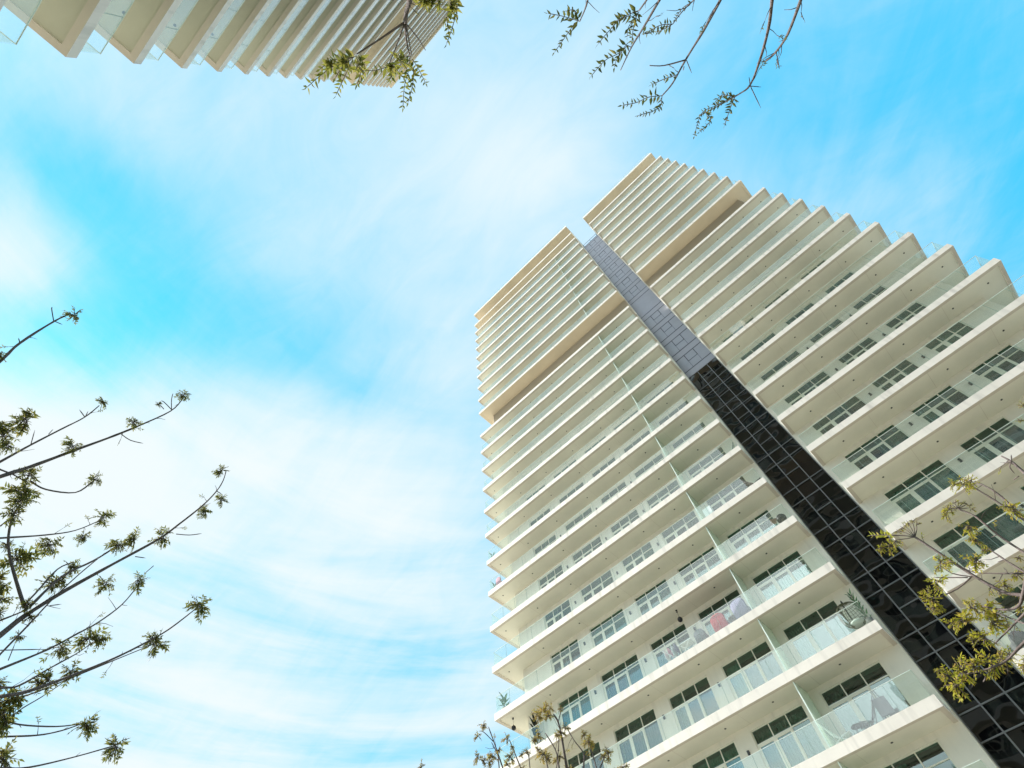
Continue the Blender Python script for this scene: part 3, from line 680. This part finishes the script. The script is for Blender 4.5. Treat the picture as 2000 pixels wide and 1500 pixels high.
for x, y, sz in [(1062, 1380, 44), (1048, 1388, 34), (1074, 1376, 30), (1052, 1396, 24), (1070, 1392, 26), (1050, 1428, 36), (1042, 1440, 22), (1095, 1425, 30), (1086, 1432, 22), (944, 1410, 26), (933, 1432, 26), (989, 1436, 28), (932, 1472, 30), (944, 1480, 26), (962, 1470, 34), (956, 1482, 28), (996, 1470, 34), (990, 1488, 26),
                 (1027, 1464, 24), (1018, 1470, 18), (1060, 1464, 38), (1070, 1474, 28), (1050, 1458, 24), (1093, 1470, 26), (1085, 1480, 20), (1103, 1416, 28), (1147, 1438, 40), (1155, 1446, 26), (1140, 1430, 24), (1185, 1462, 36), (1178, 1472, 26), (1212, 1488, 40), (1205, 1496, 30), (1110, 1494, 30), (823, 1492, 26), (1020, 1496, 24), (1000, 1455, 16), (1094, 1380, 20), (974, 1460, 20)]:
    T.cluster(x, y, sz * .72, 7.0 + rnd.uniform(-.15, .25), dens=.6 + sz / 110)
T.done()

# --- the branch hanging in at the top centre
T = Tree('street_tree', 'leafy branch of an overhead tree hanging across the top left tower', (1.0, -1.6, 0), tuple(CAM + ray(812, -150) * 3.9), 'green'); T.trunk(.08)
T.branch([(801, -12), (799, 5), (794, 22), (791, 44)], 4.3, 4.5, 8.5, 6)
for px, w0, w1 in [([(791, 43), (750, 71), (721, 90), (696, 106)], 4.2, 2.2), ([(790, 46), (772, 95), (758, 129)], 2.8, 1.6), ([(791, 46), (794, 82), (801, 110)], 4, 2), ([(793, 46), (798, 75), (804, 108)], 2.4, 1.4), ([(793, 46), (815, 73), (831, 98)], 2.2, 1.3)]: T.branch(px, 4.5, 4.75, w0, w1, ext=False)
for sp, lp in [([(697, 109), (660, 124), (628, 146), (600, 170)], 20), ([(695, 108), (704, 140), (697, 165)], 18), ([(693, 110), (668, 132), (655, 152)], 20), ([(688, 118), (672, 152), (656, 186)], 16), ([(758, 130), (735, 137), (712, 138)], 17), ([(757, 130), (768, 140), (760, 156)], 16), ([(802, 110), (784, 112), (770, 130), (762, 150)], 20),
               ([(801, 112), (798, 138), (790, 168), (787, 210)], 16), ([(806, 116), (818, 136), (831, 162)], 14), ([(808, 130), (806, 165), (797, 200)], 15), ([(700, 112), (712, 130), (704, 158)], 17), ([(690, 112), (650, 118), (625, 135)], 18), ([(786, 118), (776, 142), (790, 150)], 18), ([(890, -5), (892, 20), (883, 55), (872, 86)], 15), ([(892, -5), (880, 15), (868, 45)], 17), ([(885, 5), (873, 30), (876, 60)], 16)]: T.spray(sp, 4.7, lp, 1.25)
T.branch([(860, -60), (872, -30), (886, -8)], 3.8, 4.4, 4, 2.4)
for x, y, sz in [(843, -2, 60), (858, 2, 50), (826, 0, 36), (880, 8, 36), (700, 128, 40), (680, 122, 34), (783, 120, 40), (768, 128, 30), (650, 130, 30)]: T.cluster(x, y, sz * .66, 4.5, leafL=.05, dens=.42)
T.done()

# --- bare branches at the top right
T = Tree('street_tree', 'sparse overhead tree whose long bare twigs hang down the blue sky top right', (2.9, .35, 0), tuple(CAM + ray(1620, -330) * 4.3), 'olive'); T.trunk(.08)
for px, d0, d1, w0, w1 in [([(1149, -10), (1147, 4), (1141, 22), (1132, 42)], 4.4, 4.6, 3, 1.8), ([(1268, -8), (1263, 0), (1248, 21)], 4.4, 4.5, 3, 2.2), ([(1292, -6), (1288, 0), (1256, 55), (1234, 91), (1212, 137)], 4.3, 4.7, 4.4, 1.5), ([(1362, -8), (1355, 0), (1333, 22), (1314, 47)], 4.5, 4.7, 2.2, 1.3),
                           ([(1412, -8), (1407, 0), (1374, 60), (1339, 117), (1314, 162), (1293, 187)], 4.3, 4.8, 4.6, 1.8), ([(1510, -12), (1508, 0), (1501, 55), (1484, 118), (1465, 166), (1443, 184), (1399, 209), (1366, 226)], 4.3, 4.9, 5, 1.6), ([(1568, -10), (1564, 0), (1539, 66), (1515, 102), (1494, 121)], 4.4, 4.8, 5, 2.6)]:
    T.branch(px, d0, d1, w0, w1)
T.branch([(1339, 117), (1297, 128), (1269, 128)], 4.6, 4.7, 2.6, 1.8, ext=False)
for tw in ([(1341, 118), (1351, 143)], [(1465, 167), (1486, 211)], [(1465, 168), (1487, 170)], [(1465, 166), (1463, 150)], [(1516, 102), (1522, 132)], [(1494, 121), (1489, 119)], [(1248, 21), (1235, 24)], [(1336, 130), (1334, 138)], [(1232, 92), (1224, 88)]): T.twig(tw, 4.7, 1.5)
for sp, lp in [([(1133, 42), (1100, 32), (1070, 26)], 16), ([(1130, 40), (1122, 20), (1105, 22)], 13), ([(1122, 46), (1104, 72), (1083, 102)], 13), ([(1246, 22), (1216, 34), (1188, 62), (1168, 86)], 16), ([(1248, 24), (1228, 52), (1225, 72)], 13), ([(1246, 24), (1238, 50), (1234, 80)], 12), ([(1226, 84), (1208, 104), (1182, 118), (1155, 148)], 15), ([(1224, 90), (1206, 112), (1200, 132)], 16),
               ([(1314, 47), (1288, 50), (1262, 66)], 11), ([(1312, 48), (1290, 60), (1282, 62)], 11), ([(1352, 4), (1333, 16), (1318, 38)], 10), ([(1322, 146), (1298, 154), (1272, 166)], 12), ([(1293, 187), (1266, 190), (1244, 200), (1215, 206)], 15), ([(1293, 188), (1286, 212), (1245, 226)], 10), ([(1440, 185), (1399, 206), (1370, 222), (1356, 266)], 11), ([(1435, 190), (1426, 212), (1415, 245)], 12),
               ([(1430, 188), (1410, 186), (1396, 200)], 11), ([(1378, 220), (1388, 235), (1366, 258)], 9), ([(1256, 62), (1262, 66), (1275, 62)], 9), ([(1232, 30), (1205, 40), (1196, 58)], 14)]: T.spray(sp, 4.65, lp, 1.2)
T.done()

# ------------------------------------------------------------------ things on the balconies
def fl(i): return zl(i) + TH
M['red'] = mat('red_fabric', (.48, .03, .04), .8, noise_amt=.1, nscale=8); M['plum'] = mat('plum_fabric', (.16, .14, .24), .8, noise_amt=.1, nscale=8)
M['greyfab'] = mat('grey_fabric', (.17, .155, .17), .85, noise_amt=.1, nscale=8); M['wood'] = mat('brown_wood', (.22, .15, .10), .6, noise_amt=.3, nscale=6)
M['white'] = mat('white_plastic', (.80, .80, .78), .4); M['pink'] = mat('pink_fabric', (.55, .25, .33), .8); M['black'] = mat('black_metal', (.012, .012, .013), .45)
M['pot'] = mat('grey_pot', (.24, .22, .21), .7, noise_amt=.15); M['plant'] = leaf_mat('plant_leaf', (.035, .08, .04), (.05, .11, .05), (.08, .14, .07))
M['darkplant'] = leaf_mat('dark_plant_leaf', (.012, .018, .012), (.02, .025, .018), (.03, .03, .02)); M['rattan'] = mat('rattan', (.11, .11, .06), .7); M['cushion'] = mat('cushion_fabric', (.66, .70, .64), .9)
M['linen'] = mat('white_linen', (.72, .76, .74), .9, noise_amt=.05, nscale=4)
def pendant(x, y, z, soff, label):
    r = thing('pendant_lamp', label, 'lamp', (x, y, z), 0, 'black ball lamps under the soffit')
    b = MB(); b.lathe([(.001, -.15), (.06, -.138), (.106, -.106), (.138, -.06), (.15, 0), (.138, .06), (.106, .106), (.06, .138), (.02, .15), (.02, .19)], (0, 0, 0), 18); b.build('lamp_shade', M['black'], r, True)
    b = MB(); b.tube([(0, 0, .18), (0, 0, soff - z - .03)], .008, 5); b.build('cord', M['black'], r)
    b = MB(); b.lathe([(.06, 0), (.06, .03)], (0, 0, soff - z - .03), 14); b.build('ceiling_rose', M['black'], r)
pendant(-10.3, 26.8, 21.65, zl(0) + .06, 'round black lamp hanging from the soffit beside the red chair balcony'); pendant(-23.6, 26.85, 21.65, zl(0) + .06, 'round black lamp hanging at the pointed left corner of its balcony')

def armchair(name, label, x, y, z, m, rot, w=.72, d=.7, back=.86, seat=.42, group='armchairs on the balconies'):
    r = thing(name, label, 'chair', (x, y, z), rot, group)
    def pad(x0, x1, y0, y1, z0, z1, nm):
        b = MB(); e = .035
        b.hexa([(x0, y0, z0), (x1, y0, z0), (x1, y1, z0), (x0, y1, z0), (x0 + e, y0 + e, z1), (x1 - e, y0 + e, z1), (x1 - e, y1 - e, z1), (x0 + e, y1 - e, z1)])
        o = b.build(nm, m, r); bv = o.modifiers.new('bevel', 'BEVEL'); bv.width = .04; bv.segments = 3; return o
    pad(-w/2 + .09, w/2 - .09, -d/2, d/2 - .14, .16, seat, 'seat')
    b = MB(); n = 9; pts = []                              # shaped back with a rounded top
    for k in range(n + 1):
        t = k / n; xx = -w/2 + w * t; zt = back - .12 * (2 * t - 1) ** 2 - .10 * max(0, abs(2 * t - 1) - .8) / .2; pts.append((xx, zt))
    for (xa, za), (xb, zb) in zip(pts[:-1], pts[1:]):
        b.hexa([(xa, d/2 - .14, .16), (xb, d/2 - .14, .16), (xb, d/2, .16), (xa, d/2, .16), (xa, d/2 - .08, za), (xb, d/2 - .08, zb), (xb, d/2 + .05, zb), (xa, d/2 + .05, za)])
    b.build('backrest', m, r, True)
    for sx in (-1, 1):
        pad(sx * (w/2 - .045) - .045, sx * (w/2 - .045) + .045, -d/2 + .04, d/2 - .14, .16, .60, 'armrest')
        for sy in (-1, 1):
            b = MB(); b.tube([(sx * (w/2 - .08), sy * (d/2 - .1), 0), (sx * (w/2 - .1), sy * (d/2 - .12), .18)], [.014, .02], 8); b.build('leg', M['wood'], r)
    return r
armchair('armchair', 'red armchair with its back to the glass rail', -8.15, 26.62, fl(-1), M['red'], math.pi, .80, .72, 1.0)
armchair('armchair', 'large plum grey armchair against the frosted partition, right of the red chair', -6.78, 26.70, fl(-1), M['plum'], math.pi - .15, .84, .8, 1.12)
armchair('armchair', 'small grey rounded armchair left of the red one', -9.42, 26.60, fl(-1), M['greyfab'], math.pi, .62, .62, .82)
armchair('armchair', 'dark grey chair on the right wing balcony beside the black strip', 1.75, 27.0, fl(-3), M['greyfab'], math.pi + .5, .66, .66, .86)
armchair('armchair', 'tiny pink chair seen against the sky at a high left balcony tip', -23.55, 26.6, fl(3), M['pink'], math.pi, .5, .5, 1.0)

def side_table(label, x, y, z, m, r_=.24, h=.5):
    r = thing('side_table', label, 'table', (x, y, z), 0, 'small side tables'); b = MB(); b.lathe([(r_, h - .03), (r_ + .01, h - .015), (r_, h)], (0, 0, 0), 20); b.build('table_top', m, r)
    for k in range(3):
        an = 2.1 * k + .4; b = MB(); b.tube([(r_ * .95 * math.cos(an), r_ * .95 * math.sin(an), 0), (r_ * .5 * math.cos(an), r_ * .5 * math.sin(an), h - .03)], .014, 6); b.build('leg', m, r)
side_table('brown side table between the red and plum armchairs', -7.48, 26.75, fl(-1), M['wood'], .28, .62)
side_table('low dark table beside the black lounge chair', -4.95, 26.5, fl(-3), M['black'], .22, .42)

def folding_table(label, x, y, z):
    r = thing('folding_table', label, 'table', (x, y, z)); b = MB(); b.box(-.42, .42, -.28, .28, .70, .725); b.build('table_top', M['white'], r)
    for sy in (-1, 1):
        for sg in (-1, 1):
            b = MB(); b.tube([(sg * .38, sy * .24 + sg * .012, 0), (-sg * .34, sy * .24 + sg * .012, .70)], .014, 6); b.build('leg', M['white'], r)
folding_table('white folding table with crossed legs left of the grey chair', -10.45, 26.65, fl(-1))
def drying_rack(label, x, y, z):
    r = thing('drying_rack', label, 'rack', (x, y, z)); b = MB()
    for sy in (-1, 1):
        b.tube([(-.45, sy * .25, 0), (.45, sy * .25, 1.0)], .010, 5); b.tube([(.45, sy * .27, 0), (-.45, sy * .27, 1.0)], .010, 5)
    for k in range(8):
        xx = -.45 + .9 * k / 7; b.tube([(xx, -.3, 1.0), (xx, .3, 1.0)], .007, 5)
    b.build('rack_frame', M['white'], r)
    for xx, m, l in ((-.32, M['linen'], .55), (-.06, M['pink'], .38), (.19, M['linen'], .62), (.38, M['plum'], .42)):
        b = MB(); n = 6
        for k in range(n):
            ya, yb = -.26 + .52 * k / n, -.26 + .52 * (k + 1) / n; oa, ob = .018 * math.sin(k * 2.1), .018 * math.sin((k + 1) * 2.1)
            for sg in (-1, 1): b.hexa([(xx + sg * .016 + oa, ya, 1.0 - l), (xx + sg * .024 + oa, ya, 1.0 - l), (xx + sg * .024 + ob, yb, 1.0 - l * .96), (xx + sg * .016 + ob, yb, 1.0 - l * .96),
                    (xx + sg * .002, ya, 1.012), (xx + sg * .010, ya, 1.012), (xx + sg * .010, yb, 1.012), (xx + sg * .002, yb, 1.012)])
        b.build('laundry', m, r)
drying_rack('white drying rack hung with laundry near the hanging ball lamp', -11.45, 26.65, fl(-1))

def pot_plant(label, x, y, z, h, nl, ll, lw, lm, pr=.2, ph=.4, spread=.6, name='potted_plant'):
    r = thing(name, label, 'plant', (x, y, z), 0, 'potted plants on the balconies'); b = MB(); b.lathe([(pr * .72, 0), (pr * .9, ph * .5), (pr, ph), (pr * .9, ph), (pr * .88, ph - .04)], (0, 0, 0), 18); b.build('pot', M['pot'], r, True)
    st, lf = MB(), MB()
    for k in range(nl):
        t = (k + .5) / nl; an = k * 2.4; zz = ph - .05 + (h - ph) * .75 * t; base = Vector((.03 * math.cos(an), .03 * math.sin(an), zz))
        d = Vector((math.cos(an) * spread, math.sin(an) * spread, .55 + .5 * t)); leaflet(lf, base + d.normalized() * .05, d + rvec() * .12, Vector((-math.cos(an) * .6, -math.sin(an) * .6, .8)), ll * rnd.uniform(.75, 1.15), lw * rnd.uniform(.8, 1.2))
        st.tube([Vector((0, 0, zz - .06)), base + d.normalized() * .06], .008, 4)
    st.tube([(0, 0, ph - .06), (.01, .01, ph + (h - ph) * .78)], [.02, .012], 6); st.build('stem', M['bark'], r); lf.build('foliage', lm, r); return r
pot_plant('broad-leaved potted plant behind the glass at the lowest left balcony tip in view', -23.98, 26.55, fl(0), 1.15, 16, .50, .17, M['plant'], .2, .32, .8)
pot_plant('spiky little plant beside the pink chair at the balcony tip', -24.15, 26.6, fl(3), 1.0, 10, .5, .10, M['plant'], .15, .3, .6)
pot_plant('small faint plant at the balcony tip one floor above the pink chair', -24.2, 26.6, fl(4), 1.0, 9, .42, .10, M['plant'], .15, .3, .6)
pot_plant('tall black-leaved potted plant under the left soffit behind bronze leaves', -22.05, 27.1, fl(-1), 2.6, 46, .55, .13, M['darkplant'], .24, .5, .45)
pot_plant('slim climbing plant beside the egg chair against the black strip', -1.98, 26.45, fl(-2), 2.1, 40, .26, .10, M['plant'], .16, .35, .5)

def egg_chair(label, x, y, z):
    r = thing('egg_chair', label, 'chair', (x, y, z), .25); b = MB(); R, H = .55, 1.25
    def pt(th, ph):                                        # open wicker shell, front towards the rail
        return Vector((R * math.sin(th) * math.cos(ph), R * .85 * math.sin(th) * math.sin(ph), .42 + H / 2 + H / 2 * math.cos(th)))
    for k in range(15):
        ph = R_(-20 + 220 * k / 14); b.tube([pt(R_(4 + 152 * j / 12), ph) for j in range(13)], .011, 5)
    for j in range(1, 12):
        th = R_(6 + 150 * j / 12); b.tube([pt(th, R_(-20 + 220 * k / 16)) for k in range(17)], .008, 4)
    for ph in (R_(-20), R_(200)): b.tube([pt(R_(3 + 154 * j / 14), ph) for j in range(15)], .028, 7)
    b.build('wicker_shell', M['rattan'], r)
    b = MB(); b.tube([(0, .0, .42 + H + .02), (0, .12, .42 + H + .22), (0, .42, .42 + H + .18), (0, .66, .42 + H - .25), (0, .68, .9), (0, .55, .03)], .028, 8); b.lathe([(.48, 0), (.48, .035)], (0, .2, 0), 20); b.build('stand', M['black'], r)
    b = MB(); b.lathe([(.24, .0), (.32, .05), (.34, .10), (.28, .15), (.1, .17)], (0, .02, .52), 18); b.build('seat_cushion', M['cushion'], r, True)
egg_chair('wicker egg chair at the right end of its balcony next to the black strip', -2.5, 26.75, fl(-2))

def barbecue(label, x, y, z):
    r = thing('barbecue', label, 'barbecue', (x, y, z), .4); b = MB()
    b.lathe([(.08, .62), (.20, .66), (.27, .76), (.28, .86)], (0, 0, 0), 18); b.build('bowl', M['black'], r, True)
    b = MB(); b.lathe([(.285, .865), (.28, .93), (.2, 1.03), (.06, 1.07), (.03, 1.11)], (0, 0, 0), 18); b.build('lid', M['black'], r, True)
    for k in range(3):
        an = 2.09 * k; b = MB(); b.tube([(.34 * math.cos(an), .34 * math.sin(an), 0), (.16 * math.cos(an), .16 * math.sin(an), .68)], .014, 6); b.build('leg', M['black'], r)
    b = MB(); b.box(-.62, -.30, -.2, .2, .82, .85); b.build('side_shelf', M['wood'], r)
barbecue('black kettle barbecue on the end balcony beside the dark glass strip', -2.42, 26.85, fl(0))

def lounge(label, x, y, z, fab, fr, rot, lean=.62, name='deck_chair'):
    r = thing(name, label, 'chair', (x, y, z), rot, 'folding chairs on the end balconies'); b = MB()
    for sx in (-.29, .29):
        b.tube([(sx, -.55, 0), (sx, .15, .42), (sx, .15 + .55 * lean, .42 + .72)], .018, 6); b.tube([(sx * .94, .50, 0), (sx * .94, -.15, .36), (sx * .94, -.5, .42)], .018, 6)
    for yy, zz in ((-.5, .42), (.15 + .55 * lean, 1.14), (-.5, .05), (.46, .05)): b.tube([(-.29, yy, zz), (.29, yy, zz)], .015, 6)
    b.build('chair_frame', fr, r); b = MB(); n = 10; P = []
    for k in range(n + 1):
        t = k / n; P.append((-.5 + t * (.65 + .55 * lean), .42 + (0 if t < .45 else (t - .45) / .55 * .72) - .10 * math.sin(min(t, .9) * 3.4)))
    for (ya, za), (yb, zb) in zip(P[:-1], P[1:]): b.hexa([(-.26, ya, za - .008), (.26, ya, za - .008), (.26, yb, zb - .008), (-.26, yb, zb - .008), (-.26, ya, za + .008), (.26, ya, za + .008), (.26, yb, zb + .008), (-.26, yb, zb + .008)])
    b.build('sling', fab, r, True)
lounge('white deck chair with crossed legs just right of the frosted partition', -5.85, 26.75, fl(-3), M['linen'], M['white'], math.pi / 2 + .2)
lounge('black reclining lounge chair on the balcony below the egg chair', -4.35, 26.75, fl(-3), M['greyfab'], M['black'], -math.pi / 2 + .3)
lounge('dark chair folded low at the end balcony above the barbecue', -2.45, 26.7, fl(1), M['greyfab'], M['black'], math.pi / 2)
lounge('dark chair with a pale cloth at the end balcony second above the barbecue', -2.5, 26.8, fl(2), M['linen'], M['black'], -math.pi / 2 + .3)
def easel(label, x, y, z):
    r = thing('easel', label, 'easel', (x, y, z), .3); b = MB()
    for sx in (-1, 1): b.tube([(sx * .32, -.1, 0), (sx * .05, .05, 1.5)], .02, 6)
    b.tube([(0, .5, 0), (0, .06, 1.5)], .02, 6); b.tube([(-.26, -.07, .42), (.26, -.07, .42)], .018, 6); b.build('easel_frame', M['black'], r)
    b = MB(); b.hexa([(-.28, -.09, .44), (.28, -.09, .44), (.28, -.065, .44), (-.28, -.065, .44), (-.28, .0, 1.15), (.28, .0, 1.15), (.28, .025, 1.15), (-.28, .025, 1.15)]); b.build('board', M['greyfab'], r)
easel('dark standing easel in front of the glass door right of the lounge chair', -3.7, 26.95, fl(-3))
def cabinet(label, x, y, z):
    r = thing('storage_cabinet', label, 'cabinet', (x, y, z)); b = MB(); b.box(-.28, .28, -.2, .2, .05, .92); b.build('carcass', M['white'], r)
    b = MB(); b.box(-.26, -.005, -.215, -.2005, .08, .89); b.build('door', M['white'], r); b = MB(); b.box(.005, .26, -.215, -.2005, .08, .89); b.build('door', M['white'], r)
    for sx in (-1, 1): b = MB(); b.box(sx * .24 - .02, sx * .24 + .02, -.15, .15, 0, .05); b.build('foot', M['greyfab'], r)
cabinet('low white cabinet behind the rail right of the frosted partition', -5.7, 26.6, fl(1))
